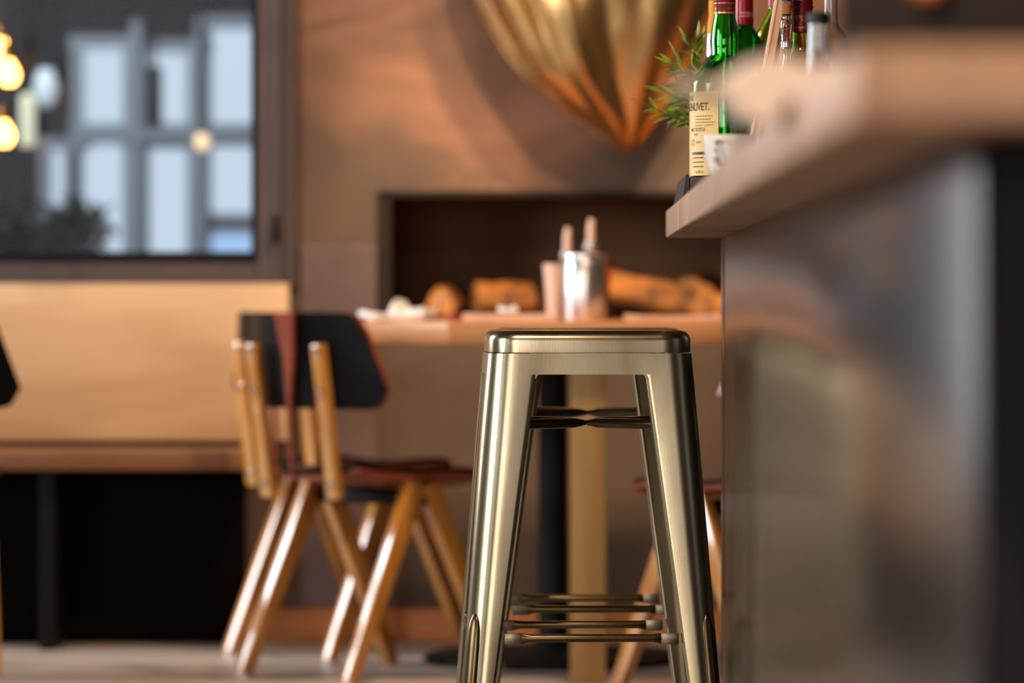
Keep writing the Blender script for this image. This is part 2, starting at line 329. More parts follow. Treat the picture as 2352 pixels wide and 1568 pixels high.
structure('window_sash', bm, M['black_metal'], parent=wf)
structure('pane', box((WX0 + .04, WY + .028, WZ0 + .035), (WX1 - .045, WY + .032, WZ1 - .04)), M['pane'], parent=wf)
bm = bmesh.new(); p = at(632, 525, WY - .04); add_box(bm, p + Vector((-.008, -.012, -.035)), p + Vector((.008, .01, .035)), .003); add_box(bm, p + Vector((-.006, -.03, -.03)), p + Vector((.006, -.012, .012)), .003)
lt = obj('latch', bm, M['black_metal'], wf)

# the room or yard beyond the window
YY = 15.0
structure('wall_beyond', box((-6.5, YY + .3, -.2), (2, YY + .4, 4.6)), M['facade'], 'dark far wall of the room beyond the inner window')
structure('floor_beyond', box((-6.5, WY + .6, -.2), (2, YY + .3, -.1)), M['facade'], 'dark floor of the room beyond the inner window')
structure('ceiling_beyond', box((-6.5, WY + .7, 3.3), (2, YY + .3, 3.4)), M['facade'], 'dark ceiling of the room beyond the inner window')
structure('wall_beyond_right', box((-.55, WY + .7, -.1), (-.45, YY + .3, 3.3)), M['facade'], 'dark side wall of the room beyond the inner window')
structure('wall_beyond_left', box((-5.2, WY + .7, -.1), (-5.1, YY + .3, 3.3)), M['facade'], 'dark left wall of the room beyond the inner window')
def day_window(n, px0, px1, rows, m, label):
    w = empty('window_%d' % n, (0, 0, 0), label, 'window'); w['kind'] = 'structure'
    bmf = bmesh.new(); bmp = bmesh.new()
    for (y0, y1, mi) in rows:
        a, b = at(px0, y1, YY), at(px1, y0, YY)
        add_box(bmp, (a.x, YY + .1, a.z), (b.x, YY + .12, b.z), mi=mi)
        add_box(bmf, (a.x - .05, YY + .06, b.z - .005), (b.x + .05, YY + .14, b.z + .04)); add_box(bmf, (a.x - .05, YY + .06, a.z - .04), (b.x + .05, YY + .14, a.z + .005))
    a, b = at(px0, rows[-1][1], YY), at(px1, rows[0][0], YY)
    for x in (a.x, b.x): add_box(bmf, (x - .04, YY + .05, a.z), (x + .01 if x == b.x else x, YY + .14, b.z))
    structure('window_frame', bmf, M['mullion'], parent=w); structure('pane', bmp, [M['day_pane'], M['day_blue']], parent=w)
day_window(2, 186, 304, [(105, 285, 0), (325, 640, 0)], 0, 'daylit frosted window beyond the glass, near the middle of the view')
day_window(3, 338, 452, [(115, 300, 0), (335, 640, 0)], 0, 'daylit frosted window beyond the glass, behind the dark hanging lamp')
day_window(4, 480, 612, [(60, 292, 0), (330, 510, 0), (515, 660, 1)], 0, 'daylit window beyond the glass with a blue lowest pane')
day_window(5, 112, 168, [(340, 510, 0)], 0, 'small daylit window beyond the glass above the dark bush')
structure('trim_4', fin(add_box(add_box(bmesh.new(), at(300, 640, YY + .0), at(342, 60, YY + .3)), at(448, 640, YY), at(486, 60, YY + .3))), M['mullion'], 'grey posts between the daylit windows beyond the glass')
structure('trim_5', box(at(185, 325, YY + .02), at(620, 288, YY + .2)), M['mullion'], 'grey crossbeam across the daylit windows beyond the glass')

# ------------------------------------------------------------------ bar stools
def rsq(a, R, n=8):
    """rounded square loop, half side a, corner radius R"""
    out = []
    for q, (sx, sy) in enumerate(((1, 1), (-1, 1), (-1, -1), (1, -1))):
        for k in range(n + 1):
            t = pi / 2 * (q + k / n); out.append((sx * (a - R) + R * cos(t), sy * (a - R) + R * sin(t)))
    return out
STOOL_A = lambda z: 0.1545 + (0.738 - z) * (0.212 - 0.1545) / 0.738     # half side of the frame at height z
def leg_profile(z):
    a = STOOL_A(z); t = (0.738 - z) / 0.738; F = 0.078 - 0.044 * t; R = 0.040 - 0.008 * t; lip = 0.011
    p = [(F - .003, lip), (F, lip * .5), (F, .0025), (F - .0025, 0)]
    if z > .7063: p = [(F + .010, 0), (F + .006, 0), (F + .002, 0), (F - .0025, 0)]
    p += [((R + (F - R) * k / 4), 0) for k in (3, 2, 1)]
    p += [(R - R * sin(pi / 2 * k / 12), R - R * cos(pi / 2 * k / 12)) for k in range(13)]
    p += [(0, (R + (F - R) * k / 4)) for k in (1, 2, 3)]
    p += [(0, F - .0025), (.0025, F), (lip * .5, F), (lip, F - .003)] if z <= .7063 else [(0, F - .0025), (0, F + .002), (0, F + .006), (0, F + .010)]
    bul = .0012 * min(1, t * 6)          # the pressed flanges are a little convex
    g = lambda q: bul * sin(pi * min(1, max(0, (q - .014) / (F - .014))))
    return a, [(u - (g(v) if u < lip else 0), v - (g(u) if v < lip else 0)) for u, v in p]
def stool_leg(sx, sy):
    bm = bmesh.new(); zs = [0.012 + (0.700 - 0.012) * k / 18 for k in range(19)] + [.7062, .7066, .720, .738]; out, inn = [], []
    for z in zs:
        a, p = leg_profile(z); q = []
        for k in range(len(p)):          # sheet 1.6 mm thick, inner skin offset along the profile normal
            d = Vector(p[min(k + 1, len(p) - 1)]) - Vector(p[max(k - 1, 0)]); d.normalize(); q.append((p[k][0] - d.y * .0016, p[k][1] + d.x * .0016))
        if q[len(p) // 2][0] < p[len(p) // 2][0]: q = [(2 * u0 - u1, 2 * v0 - v1) for (u0, v0), (u1, v1) in zip(p, q)]
        out.append([bm.verts.new((sx * (a - u), sy * (a - v), z)) for u, v in p]); inn.append([bm.verts.new((sx * (a - u), sy * (a - v), z)) for u, v in q])
    m = len(out[0])
    for L in (out, inn):
        for i in range(len(L) - 1):
            for k in range(m - 1): bm.faces.new((L[i][k], L[i][k + 1], L[i + 1][k + 1], L[i + 1][k]))
    for i in range(len(out) - 1):
        for k in (0, m - 1): bm.faces.new((out[i][k], out[i + 1][k], inn[i + 1][k], inn[i][k]))
    for i in (0, len(out) - 1):
        for k in range(m - 1): bm.faces.new((out[i][k], out[i][k + 1], inn[i][k + 1], inn[i][k]))
    return fin(bm)
def stool_rib(sx, sy):
    """pressed rib with a round top along the outer corner of a leg"""
    bm = bmesh.new(); zt = 0.350; n = 12; rings = []
    zs = [0.0125, 0.1, 0.2, 0.3, 0.325, 0.338, 0.346, 0.350]; ws = [1, 1, 1, 1, .93, .74, .45, .08]
    for z, w in zip(zs, ws):
        a, p = leg_profile(z); t = (0.738 - z) / 0.738; R = 0.040 - 0.008 * t
        o = Vector((sx * (a - R + R * cos(pi / 4)), sy * (a - R + R * cos(pi / 4)), z)); d = Vector((sx, sy, 0)).normalized(); s = Vector((-d.y, d.x, 0)); r = 0.0125 * w
        rings.append([bm.verts.new(o + s * r * cos(pi * k / n) + d * (r * .62 * sin(pi * k / n) - .0012)) for k in range(n + 1)])
    for i in range(len(rings) - 1):
        for k in range(n): bm.faces.new((rings[i][k], rings[i][k + 1], rings[i + 1][k + 1], rings[i + 1][k]))
    for r in rings: bm.faces.new((r[0], r[n], r[n // 2])) if False else None
    bm.faces.new(rings[0]); bm.faces.new(rings[-1]); return fin(bm)
def stool_apron(side):
    """strip between two legs under the seat, lower corners swept into the legs"""
    bm = bmesh.new(); zT, zB = 0.7385, 0.7065; a0 = STOOL_A(.72); pts = []
    n = 8; rf = 0.006; w = a0 - 0.0735
    lowx = []
    for k in range(n + 1): t = pi / 2 * k / n; lowx.append((-w + rf * (1 - sin(t)) * 0 - 0 + rf * (1 - cos(t)), zB - rf + rf * sin(t)))
    for k in range(n + 1): t = pi / 2 * (1 - k / n); lowx.append((w - rf * (1 - cos(t)), zB - rf + rf * sin(t)))
    lowx = [(-w - .010, zB - rf - .002)] + lowx + [(w + .010, zB - rf - .002)]
    fr, bk = [], []
    for off, L in ((0.0, fr), (0.0018, bk)):
        for x, z in lowx:
            a = STOOL_A(z) - off - 0.0004; b = STOOL_A(zT) - off - 0.0004
            L.append((bm.verts.new((x, -a, z)), bm.verts.new((x, -b, zT))))
    for L in (fr, bk):
        for k in range(len(L) - 1): bm.faces.new((L[k][0], L[k + 1][0], L[k + 1][1], L[k][1]))
    for k in range(len(fr) - 1):
        bm.faces.new((fr[k][0], bk[k][0], bk[k + 1][0], fr[k + 1][0])); bm.faces.new((fr[k][1], fr[k + 1][1], bk[k + 1][1], bk[k][1]))
    for k in (0, -1): bm.faces.new((fr[k][0], fr[k][1], bk[k][1], bk[k][0]))
    bmesh.ops.rotate(bm, verts=bm.verts, matrix=Matrix.Rotation(side * pi / 2, 3, 'Z')); return fin(bm)
def stool_seat():
    bm = bmesh.new(); A, R = 0.1535, 0.046; loops = [(0.0, 0.7405), (0.0008, 0.7400)]
    loops = [(0.003, 0.7395, R - .003), (0.0, 0.7395, R), (0.0, 0.757, R)]
    for k in range(1, 9): t = pi / 2 * k / 8; loops.append((0.0155 * (1 - cos(t)), 0.757 + 0.0155 * sin(t), R - 0.0155 * (1 - cos(t)) * .6))
    loops += [(0.026, 0.7722, .036), (0.05, 0.7698, .03), (0.09, 0.768, .02), (0.13, 0.7675, .008)]
    rings = [[bm.verts.new((x, y, z)) for x, y in rsq(A - i, r)] for i, z, r in loops]; n = len(rings[0])
    for i in range(len(rings) - 1):
        for k in range(n): bm.faces.new((rings[i][k], rings[i][(k + 1) % n], rings[i + 1][(k + 1) % n], rings[i + 1][k]))
    bm.faces.new(rings[-1]); inner = [bm.verts.new((x, y, 0.760)) for x, y in rsq(A - .003, R - .003)]
    for k in range(n): bm.faces.new((rings[0][(k + 1) % n], rings[0][k], inner[k], inner[(k + 1) % n]))
    bm.faces.new(inner); return fin(bm)
def foot_bar(side, z, half):
    a = STOOL_A(z) - .006; bm = bmesh.new(); L = a - 0.075
    add_tube(bm, [(-L, -a, z), (-L + .006, -a, z + .0005), (-L + .014, -a, z + .001), (0, -a, z + .001), (L - .014, -a, z + .001), (L - .006, -a, z + .0005), (L, -a, z)], [.0062] * 7, 12, [(.35, 1.35), (.6, 1.2), (1, 1), (1, 1), (1, 1), (.6, 1.2), (.35, 1.35)])
    bmesh.ops.rotate(bm, verts=bm.verts, matrix=Matrix.Rotation(side * pi / 2, 3, 'Z')); return fin(bm)
def foot_bracket(side, z, s):
    a = STOOL_A(z) - .006; L = a - 0.075; bm = bmesh.new()
    add_box(bm, (s * (L - .003), -a - .0028, z - .0085), (s * (L + .024), -a + .0028, z + .0085), .0015)
    bmesh.ops.rotate(bm, verts=bm.verts, matrix=Matrix.Rotation(side * pi / 2, 3, 'Z')); return bm
def make_stool(loc, rz, label):
    t = empty('bar_stool', loc, label, 'stool', rz, 'metal bar stools along the bar')
    obj('seat', stool_seat(), M['brass'], t, auto=50)
    for sx, sy in ((-1, -1), (1, -1), (1, 1), (-1, 1)):
        lg = obj('leg', stool_leg(sx, sy), M['brass'], t, auto=50)
        obj('leg_rib', stool_rib(sx, sy), M['brass_dark'], lg, auto=50)
        a = STOOL_A(0.02); bmr = box((sx * (a - .034), sy * (a - .034), 0), (sx * (a + .001), sy * (a + .001), .016), .004); obj('rubber_foot', bmr, M['rubber'], lg)
    for s in range(4): obj('apron', stool_apron(s), M['brass'], t)
    for s in range(4):
        z = (0.3115, 0.3195, 0.3045, 0.3195)[s]
        fb = obj('footrest', foot_bar(s, z, 0), M['brass_dark'], t)
        for e in (-1, 1): obj('bracket', foot_bracket(s, z, e), M['weld'], fb)
    zb = 0.630; a = STOOL_A(zb) - .020
    for s in (-1, 1):
        P = [Vector((-a, s * -a, zb)).lerp(Vector((a, s * a, zb)), q) for q in (0, .3, .43, .47, .5, .53, .57, .7, 1)]
        obj('cross_brace', fin(tube(P, .0078, 12, [(1, 1), (1, 1), (1.05, .98), (1.2, .7), (1.4, .35), (1.2, .7), (1.05, .98), (1, 1), (1, 1)])), M['brass_dark'], t)
    return t
STOOL = make_stool((0.0415, 6.565, 0), radians(2.5), 'antique brass metal bar stool standing sharp and close beside the bar end')
st2 = copy_tree(STOOL); st2.location = (0.048, 7.175, 0); st2.rotation_euler.z = radians(2.2)
st2['label'] = 'second brass bar stool, almost hidden straight behind the sharp one'

# ------------------------------------------------------------------ bar counter and cabinet
CE = 0.1815; CT, CB = 0.970, 0.9245; DN, DF = 2.63, 7.2
structure_less = None
ct = obj('bar_counter', box((CE, DN, CB), (1.05, DF, CT), 0.0025), M['counter']); tag(ct, 'thick pale wooden bar counter running towards the viewer above dark panels', 'counter')
cab = empty('bar_cabinet', (0.273, 2.8, 0), 'dark brushed panelled bar front under the wooden counter', 'cabinet')
def cpart(name, a, b, m, bev=.002): 
    o = obj(name, box(Vector(a) - Vector((.273, 2.8, 0)), Vector(b) - Vector((.273, 2.8, 0)), bev), m, cab); return o
cpart('carcass', (0.281, 2.808, 0.0), (0.98, 7.172, CB), M['cabinet_post'])
cpart('front_panel', (0.273, 2.8, 0.0), (0.281, 5.66, CB), M['cabinet'])
cpart('front_panel', (0.2735, 5.666, 0.0), (0.281, 6.62, CB), M['cabinet'], 0)
cpart('corner_panel', (0.2735, 6.6215, 0), (0.281, 7.029, CB), M['cabinet'], 0)
cpart('corner_post', (0.2735, 7.0305, 0), (0.285, 7.18, CB), M['cabinet'], 0.0008)
cpart('end_panel', (0.281, 2.8, 0), (0.98, 2.808, CB), M['cabinet_end_shade'])

# ------------------------------------------------------------------ dining table
tb = empty('dining_table', (0.2, 9.6, 0), 'thick wooden dining table with chamfered corner behind the brass stool', 'table')
TO = Vector((0.2, 9.6, 0))
def tp(x, y): return (x - TO.x, y - TO.y)
obj('table_top', add_prism(bmesh.new(), [tp(-.235, 9.05), tp(.95, 9.10), tp(1.05, 9.3), tp(1.05, 9.86), tp(.95, 9.97), tp(-.36, 9.97), tp(-.455, 9.86), tp(-.455, 9.42)], .7265, .776, .004), M['table_wood'], tb, auto=30)
obj('post_leg', box((-.1755, -.50, 0), (-.0985, -.42, .7265), .004), M['post_wood'], tb)
obj('pedestal', lathe([(.035, .02), (.035, .70), (.09, .70), (.09, .7265)], 32, (-.212, .12, 0)), M['black_metal'], tb)
obj('base_disc', lathe([(.296, 0), (.296, .012), (.28, .020), (.06, .03), (.04, .05)], 48, (-.212, .12, 0)), M['black_metal'], tb)

# ------------------------------------------------------------------ dining chairs
def backrest_bm():
    bm = bmesh.new(); nu, nv = 22, 10; th = .011; g = []
    for side in (0, 1):
        rows = []
        for j in range(nv + 1):
            v = j / nv; row = []
            for i in range(nu + 1):
                u = -1 + 2 * i / nu
                hw = .225 - .045 * v
                # rounded ends
                e = abs(u); zlo, zhi = 0.0, 1.0
                cut = max(0.0, (e - .80) / .20); rnd = 1 - math.sqrt(max(0.0, 1 - cut * cut)); vv = .5 + (v - .5) * (1 - .42 * rnd)
                z = .588 + .207 * vv; x = u * hw
                y = -.218 - .035 * vv + .062 * u * u + (th if side else 0)
                row.append(bm.verts.new((x, y, z)))
            rows.append(row)
        g.append(rows)
    for s in (0, 1):
        for j in range(nv):
            for i in range(nu): bm.faces.new((g[s][j][i], g[s][j][i + 1], g[s][j + 1][i + 1], g[s][j + 1][i])).material_index = 0
    def rim(a, b, c, d): bm.faces.new((a, b, c, d)).material_index = 1
    for i in range(nu):
        for j in (0, nv): rim(g[0][j][i], g[0][j][i + 1], g[1][j][i + 1], g[1][j][i])
    for j in range(nv):
        for i in (0, nu): rim(g[0][j][i], g[0][j + 1][i], g[1][j + 1][i], g[1][j][i])
    return fin(bm)
def seat_bm():
    bm = bmesh.new(); nu, nv = 20, 20; th = .020; g = []
    for side in (0, .5, 1):
        rows = []
        for j in range(nv + 1):
            v = -1 + 2 * j / nv; row = []
            for i in range(nu + 1):
                u = -1 + 2 * i / nu
                # square to squircle
                x = u * math.sqrt(1 - .36 * v * v); y = v * math.sqrt(1 - .30 * u * u); hw = .185 + .02 * v
                X, Y = x * hw, y * .20
                z = .437 + .020 * u * u + .026 * max(0, -v) ** 2.2 - .018 * max(0, v) ** 3 + .010 * v
                row.append(bm.verts.new((X, Y + .005, z - th * (1 - side))))
            rows.append(row)
        g.append(rows)
    for s in (0, 2):
        for j in range(nv):
            for i in range(nu): bm.faces.new((g[s][j][i], g[s][j][i + 1], g[s][j + 1][i + 1], g[s][j + 1][i])).material_index = 0 if s else 1
    for s in (0, 1):
        A, B = g[s], g[s + 1]
        for i in range(nu):
            for j in (0, nv): bm.faces.new((A[j][i], A[j][i + 1], B[j][i + 1], B[j][i])).material_index = 1 - s
        for j in range(nv):
            for i in (0, nu): bm.faces.new((A[j][i], A[j + 1][i], B[j + 1][i], B[j][i])).material_index = 1 - s
    loose = [v for v in bm.verts if not v.link_faces]; bmesh.ops.delete(bm, geom=loose, context='VERTS')
    return fin(bm)
def make_chair(loc, rz, label):
    t = empty('dining_chair', loc, label, 'chair', rz, 'plywood compass-leg chairs round the table')
    obj('seat', seat_bm(), [M['seat_black'], M['ply_red']], t, auto=40)
    obj('backrest', backrest_bm(), [M['seat_black'], M['ply_red']], t, auto=40)
    obj('seat_beam', box((-.17, -.03, .378), (.17, .03, .412), .004), M['black_metal'], t)
    for s in (-1, 1):
        for f in (-1, 1):
            top, foot = Vector((s * .158, f * .018, .425)), Vector((s * .168, f * .222, .006))
            lg = obj('leg', beam(top, foot, (0, 1, 0), .052, .030, .026, .0015), M['amber'], t)
            obj('foot_cap', lathe([(.011, 0), (.013, .004), (.013, .012)], 14, (foot.x, foot.y, 0)), M['paper'], lg)
        a, b = Vector((s * .105, -.203, .395)), Vector((s * .105, -.252, .728))
        up = obj('upright', beam(a, b, (1, 0, 0), .038, .034, .020, .004), M['amber'], t)
        for q in (.10, .70, .965):
            p = a.lerp(b, q) + Vector((0, -.010, -.003)); obj('bolt', lathe([(.009, 0), (.008, .003), (.004, .0045)], 14, p, axis=(0, -1, -.3)), M['bolt'], up)
    return t
CH = make_chair((-.411, 9.322, 0), radians(46 - 90), 'black and red plywood chair with amber wooden legs nearest the pale bench')
def chair(loc, head, label):
    c = copy_tree(CH); c.location = loc; c.rotation_euler.z = radians(head - 90); c['label'] = label; return c
# tapered red spine of the near chair's back
bm = bmesh.new(); q = []
for z, y, w, x0 in ((.795, -.272, .064, .034), (.70, -.255, .036, .030), (.60, -.235, .014, .010), (.44, -.205, .011, -.012)):
    q.append([bm.verts.new((x0 - .02 + sx * w / 2, y + dy, z)) for sx, dy in ((-1, 0), (1, 0), (1, .010), (-1, .010))])
for i in range(3):
    for k in range(4): bm.faces.new((q[i][k], q[i][(k + 1) % 4], q[i + 1][(k + 1) % 4], q[i + 1][k]))
bm.faces.new(q[0]); bm.faces.new(q[-1]); bmesh.ops.bevel(bm, geom=bm.edges[:], offset=.002, segments=2, affect='EDGES')
sp = obj('back_spine', fin(bm), M['ply_red'], CH); sp['label'] = 'red tapered centre spine'
chair((-.485, 9.90, 0), 46, 'black plywood chair half hidden behind the one nearest the bench')
chair((.392, 8.80, 0), 130, 'plywood chair with orange seat edge, tucked behind the brass stool and bar')
chair((-1.412, 9.33, 0), 100, 'dark chair cut off at the left edge of the view')

# ------------------------------------------------------------------ bench
be = empty('bench', (-2.0, 10.0, 0), 'built-in bench with pale oak back panel under the inner window', 'bench')
def bp_(name, a, b, m, bev=.003): return obj(name, box(Vector(a) - Vector((-2, 10, 0)), Vector(b) - Vector((-2, 10, 0)), bev), m, be)
bp_('back_panel', (-3.1, WY - .085, .485), (-.648, WY - .04, .862), M['oak'])
bp_('seat', (-3.1, 9.95, .425), (-.725, WY - .04, .470), M['oak_seat'])
bp_('seat_gap', (-3.1, WY - .075, .470), (-.66, WY - .045, .486), M['black_metal'], 0)
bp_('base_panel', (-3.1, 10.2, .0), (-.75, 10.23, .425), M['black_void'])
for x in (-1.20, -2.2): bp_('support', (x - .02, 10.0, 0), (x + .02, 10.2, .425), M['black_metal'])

# ------------------------------------------------------------------ gold wall piece
def gold_piece():
    from mathutils import noise
    bm = bmesh.new(); n = 160; rings = []; tipz = 1.170
    tab = [(0, .004, 0), (.01, .020, 0), (.025, .036, -.003), (.05, .060, -.010), (.085, .095, -.022), (.12, .130, -.036), (.15, .158, -.048), (.18, .184, -.058), (.215, .208, -.062), (.25, .233, -.064), (.30, .258, -.068), (.355, .282, -.072), (.42, .30, -.078), (.50, .315, -.084), (.60, .318, -.09), (.70, .30, -.09), (.79, .26, -.088), (.86, .20, -.085), (.91, .13, -.082), (.935, .05, -.08)]
    for z, w, cx in tab:
        row = []; k0 = min(1, z / .06)
        for k in range(n):
            a = 2 * pi * k / n
            fold = abs(((a * 4.5 / pi + .35 * sin(1.7 * a) + .9 * z) % 1.0) - .5) * 2 - .5          # sharp folds running to the tip
            cr = noise.noise(Vector((2.2 * cos(a), 2.2 * sin(a), z * 3.2))) * .30 + noise.noise(Vector((5 * cos(a), 5 * sin(a), z * 6 + 7))) * .12
            f = 1 + k0 * (.30 * fold + cr); fx = 1 + k0 * (.07 * fold + .15 * cr)
            row.append(bm.verts.new((cx + w * cos(a) * fx, .40 * w * sin(a) * f + .02 * k0 * sin(2.3 * a), tipz + z)))
        rings.append(row)
    for i in range(len(rings) - 1):
        for k in range(n): bm.faces.new((rings[i][k], rings[i][(k + 1) % n], rings[i + 1][(k + 1) % n], rings[i + 1][k]))
    bm.faces.new(rings[0]); bm.faces.new(rings[-1]); return fin(bm)
g = obj('wall_sculpture', gold_piece(), M['gold'], auto=80); g.location = (.160, 10.13, 0)
tag(g, 'large crumpled gold metal ornament hanging point down on the wall above the fireplace', 'ornament')

# ------------------------------------------------------------------ firewood
def log(name, p, d, r, L, label):
    bm = bmesh.new(); n = 18; d = Vector(d).normalized(); x, y = frame_of(d); rings = []
    rr = [1 + .12 * sin(3 * 2 * pi * k / n + r * 90) + .06 * random.uniform(-1, 1) for k in range(n)]
    for i in range(7):
        q = i / 6 - .5; s = 1 + .06 * sin(i * 1.7 + r * 40)
        rings.append([bm.verts.new(d * (L * q) + (x * cos(2 * pi * k / n) + y * sin(2 * pi * k / n)) * r * rr[k] * s) for k in range(n)])
    for i in range(6):
        for k in range(n): bm.faces.new((rings[i][k], rings[i][(k + 1) % n], rings[i + 1][(k + 1) % n], rings[i + 1][k]))
    bm.faces.new(rings[0]); bm.faces.new(rings[-1])
    t = obj('firewood_log', fin(bm), M['bark'], auto=50); t.location = p; tag(t, label, 'log', 'firewood in the fireplace')
    for s in (-1, 1):
        b2 = bmesh.new(); v = [b2.verts.new(d * (s * (L / 2 + .001)) + (x * cos(2 * pi * k / n) + y * sin(2 * pi * k / n)) * r * rr[k] * .93) for k in range(n)]; f = b2.faces.new(v)
        q = bmesh.ops.extrude_face_region(b2, geom=[f]); bmesh.ops.translate(b2, verts=[e for e in q['geom'] if isinstance(e, bmesh.types.BMVert)], vec=d * s * .002)
        obj('cut_face', fin(b2), M['log_end'], t, smooth=False)
LY = 10.50
log('l', (-.275, LY + .08, .822), (.10, 1, .05), .035, .26, 'small upright round log end at the left of the firewood')
log('l', (-.135, LY, .822), (.95, .25, .02), .040, .14, 'pinkish log second from the left in the fireplace')
log('l', (.03, LY + .06, .818), (.9, .3, -.03), .041, .13, 'short log just left of the steel canister')
log('l', (.215, LY - .04, .832), (1, .10, -.22), .040, .24, 'long bright orange log sloping down right of the canister')
log('l', (.36, LY + .16, .832), (.25, 1, .06), .055, .22, 'thick round log deeper in the fireplace at the right')
log('l', (.50, LY - .09, .806), (1, .12, 0), .028, .30, 'thin log lying in front at the right of the fireplace')

# ------------------------------------------------------------------ things on the table
ZT = .776
def stand(name, label, cat, x, y, z=ZT, group=None): return empty(name, (x, y, z), label, cat, 0, group)
p = at(1343, 725, 9.35)
t = stand('steel_canister', 'polished steel cylinder canister at the front of the condiments on the table', 'canister', p.x, 9.35)
obj('body', lathe([(.045, 0), (.0465, .003), (.0465, .128), (.044, .132), (.040, .134)], 40), M['chrome'], t)
obj('lid', lathe([(.0465, .134), (.047, .137), (.046, .144), (.03, .148)], 40), M['chrome'], t)
def pourer(px, ytop, y, label, rb):
    p = at(px, 700, y); t = stand('pourer_bottle', label, 'bottle', p.x, y, group='pourer bottles behind the canister'); zt = EYE + (HZ - ytop) / FP * y - ZT
    obj('body', lathe([(rb - .002, 0), (rb, .003), (rb, .10), (rb * .7, .125), (.011, zt - .085), (.011, zt - .075)], 28), M['clear_glass'], t)
    obj('stopper', lathe([(.012, zt - .075), (.0145, zt - .07), (.0145, zt - .055), (.008, zt - .05)], 20), M['chrome'], t)
    obj('spout', fin(tube([(0, 0, zt - .052), (0, 0, zt - .02), (.002, 0, zt)], [.009, .008, .0065], 12)), M['menu_pink'], t)
pourer(1357, 503, 9.47, 'glass pourer bottle with the taller pale spout behind the canister', .030)
pourer(1303, 523, 9.52, 'glass pourer bottle with the shorter spout left behind the canister', .030)
p = at(1276, 700, 9.42); t = stand('tall_tumbler', 'pale frosted flared tumbler left of the steel canister', 'glass', p.x, 9.42)
obj('body', lathe([(.017, 0), (.018, .003), (.020, .05), (.027, .125), (.025, .125), (.018, .05), (.015, .006)], 28), M['menu_pink'], t)
p = at(1388, 700, 9.56); t = stand('pepper_mill', 'small copper coloured mill right of the steel canister', 'mill', p.x, 9.56)
obj('body', lathe([(.022, 0), (.022, .012), (.013, .03), (.011, .06), (.014, .095), (.017, .102)], 24), M['copper'], t)
obj('knob', lathe([(.012, .102), (.020, .112), (.021, .128), (.014, .142), (.005, .146)], 24), M['copper'], t)
def paper(name, p, w, d, h, m, label, cat, rz=0, curl=.0):
    bm = bmesh.new(); n = 10; top = []; bot = []
    for i in range(n + 1):
        u = i / n - .5; rowt = []; rowb = []
        for j in range(n + 1):
            v = j / n - .5; z = curl * (abs(u) * 2) ** 2 * (.5 + v) + .3 * curl * sin(9 * u + 5 * v)
            rowt.append(bm.verts.new((u * w, v * d, h + max(0, z)))); rowb.append(bm.verts.new((u * w, v * d, max(0, z) * .9)))
        top.append(rowt); bot.append(rowb)
    for i in range(n):
        for j in range(n):
            bm.faces.new((top[i][j], top[i + 1][j], top[i + 1][j + 1], top[i][j + 1])); bm.faces.new((bot[i][j], bot[i][j + 1], bot[i + 1][j + 1], bot[i + 1][j]))
    for i in range(n):
        for j in (0, n): bm.faces.new((top[i][j], top[i + 1][j], bot[i + 1][j], bot[i][j]))
        for j in (0, n): bm.faces.new((top[j][i], top[j][i + 1], bot[j][i + 1], bot[j][i]))
    o = obj(name, fin(bm), m, auto=40); o.location = p; o.rotation_euler = (0, 0, rz); return tag(o, label, cat)
paper('paper_napkin', (-.37, 9.44, ZT), .12, .12, .012, M['paper'], 'folded white napkin at the left end of the table', 'napkin', .3, .014)
paper('paper_napkin', (-.325, 9.62, ZT), .10, .09, .012, M['paper'], 'crumpled white napkin standing up behind the folded one', 'napkin', -.5, .045)
paper('menu_card', (-.105, 9.20, ZT), .20, .16, .014, M['menu_pink'], 'pale pink menu card lying in front of the canister', 'menu', .0, .004)
paper('sugar_sachet', (-.11, 9.26, ZT + .018), .035, .05, .010, M['paper'], 'small white sachet on the pink menu card', 'sachet', .2, .006)
paper('red_lighter', (-.225, 9.18, ZT), .022, .05, .016, M['red'], 'small red object at the left end of the menu card', 'lighter', .3, 0)
paper('cutlery_pouch', (.25, 9.30, ZT), .21, .10, .010, M['carton_light'], 'flat tan pouch on the table near the bar end', 'pouch', .05, .006)

# ------------------------------------------------------------------ things on the bar
def bottle_root(name, px, D, z, label, group='liquor bottles on the bar'):
    return empty(name, ((px - CX0) / FP * D, D, z), label, 'bottle', 0, group)
# dark crate carrying the bottles
KX0, KX1, KY0, KY1, KZ1 = .2045, .50, 6.66, 7.17, 1.0145
t = empty('bottle_crate', (KX0, KY0, CT), 'low black wooden crate under the bottles on the bar', 'crate')
hk = KZ1 - CT
obj('base_board', box((.0, .0, 0), (KX1 - KX0, KY1 - KY0, hk - .004), .002), M['crate'], t)
bm = bmesh.new()
for k in range(6):
    y0 = .0 + (KY1 - KY0) / 6 * k; v = [(-.012, y0 + .003, 0), (-.001, y0 + .003, 0), (-.001, y0 + .07, 0), (-.012, y0 + .07, 0)]
    lo = [bm.verts.new(q) for q in v]; hi = [bm.verts.new((q[0] - (.0 if i in (1, 2) else -.006), q[1], hk)) for i, q in enumerate(v)]
    bm.faces.new(lo); bm.faces.new(hi)
    for i in range(4): bm.faces.new((lo[i], lo[(i + 1) % 4], hi[(i + 1) % 4], hi[i]))
obj('slatted_side', fin(bm), M['crate'], t, smooth=False)
def glass_body(name, outer, m, t, th=.0035, n=48):
    """hollow bottle: outer profile (r, z) from the foot up, inner wall inset by th"""
    inner = [(max(.001, r - th), z + (th * 1.5 if i == 0 else 0)) for i, (r, z) in enumerate(outer)]
    bm = bmesh.new(); prof = outer + list(reversed(inner)); add_lathe(bm, prof, n, caps=False)
    bm.verts.ensure_lookup_table(); bm.faces.new([bm.verts[k] for k in reversed(range(n))]); L = len(prof) - 1
    bm.faces.new([bm.verts[L * n + k] for k in range(n)]); return obj(name, fin(bm), m, t, auto=60)
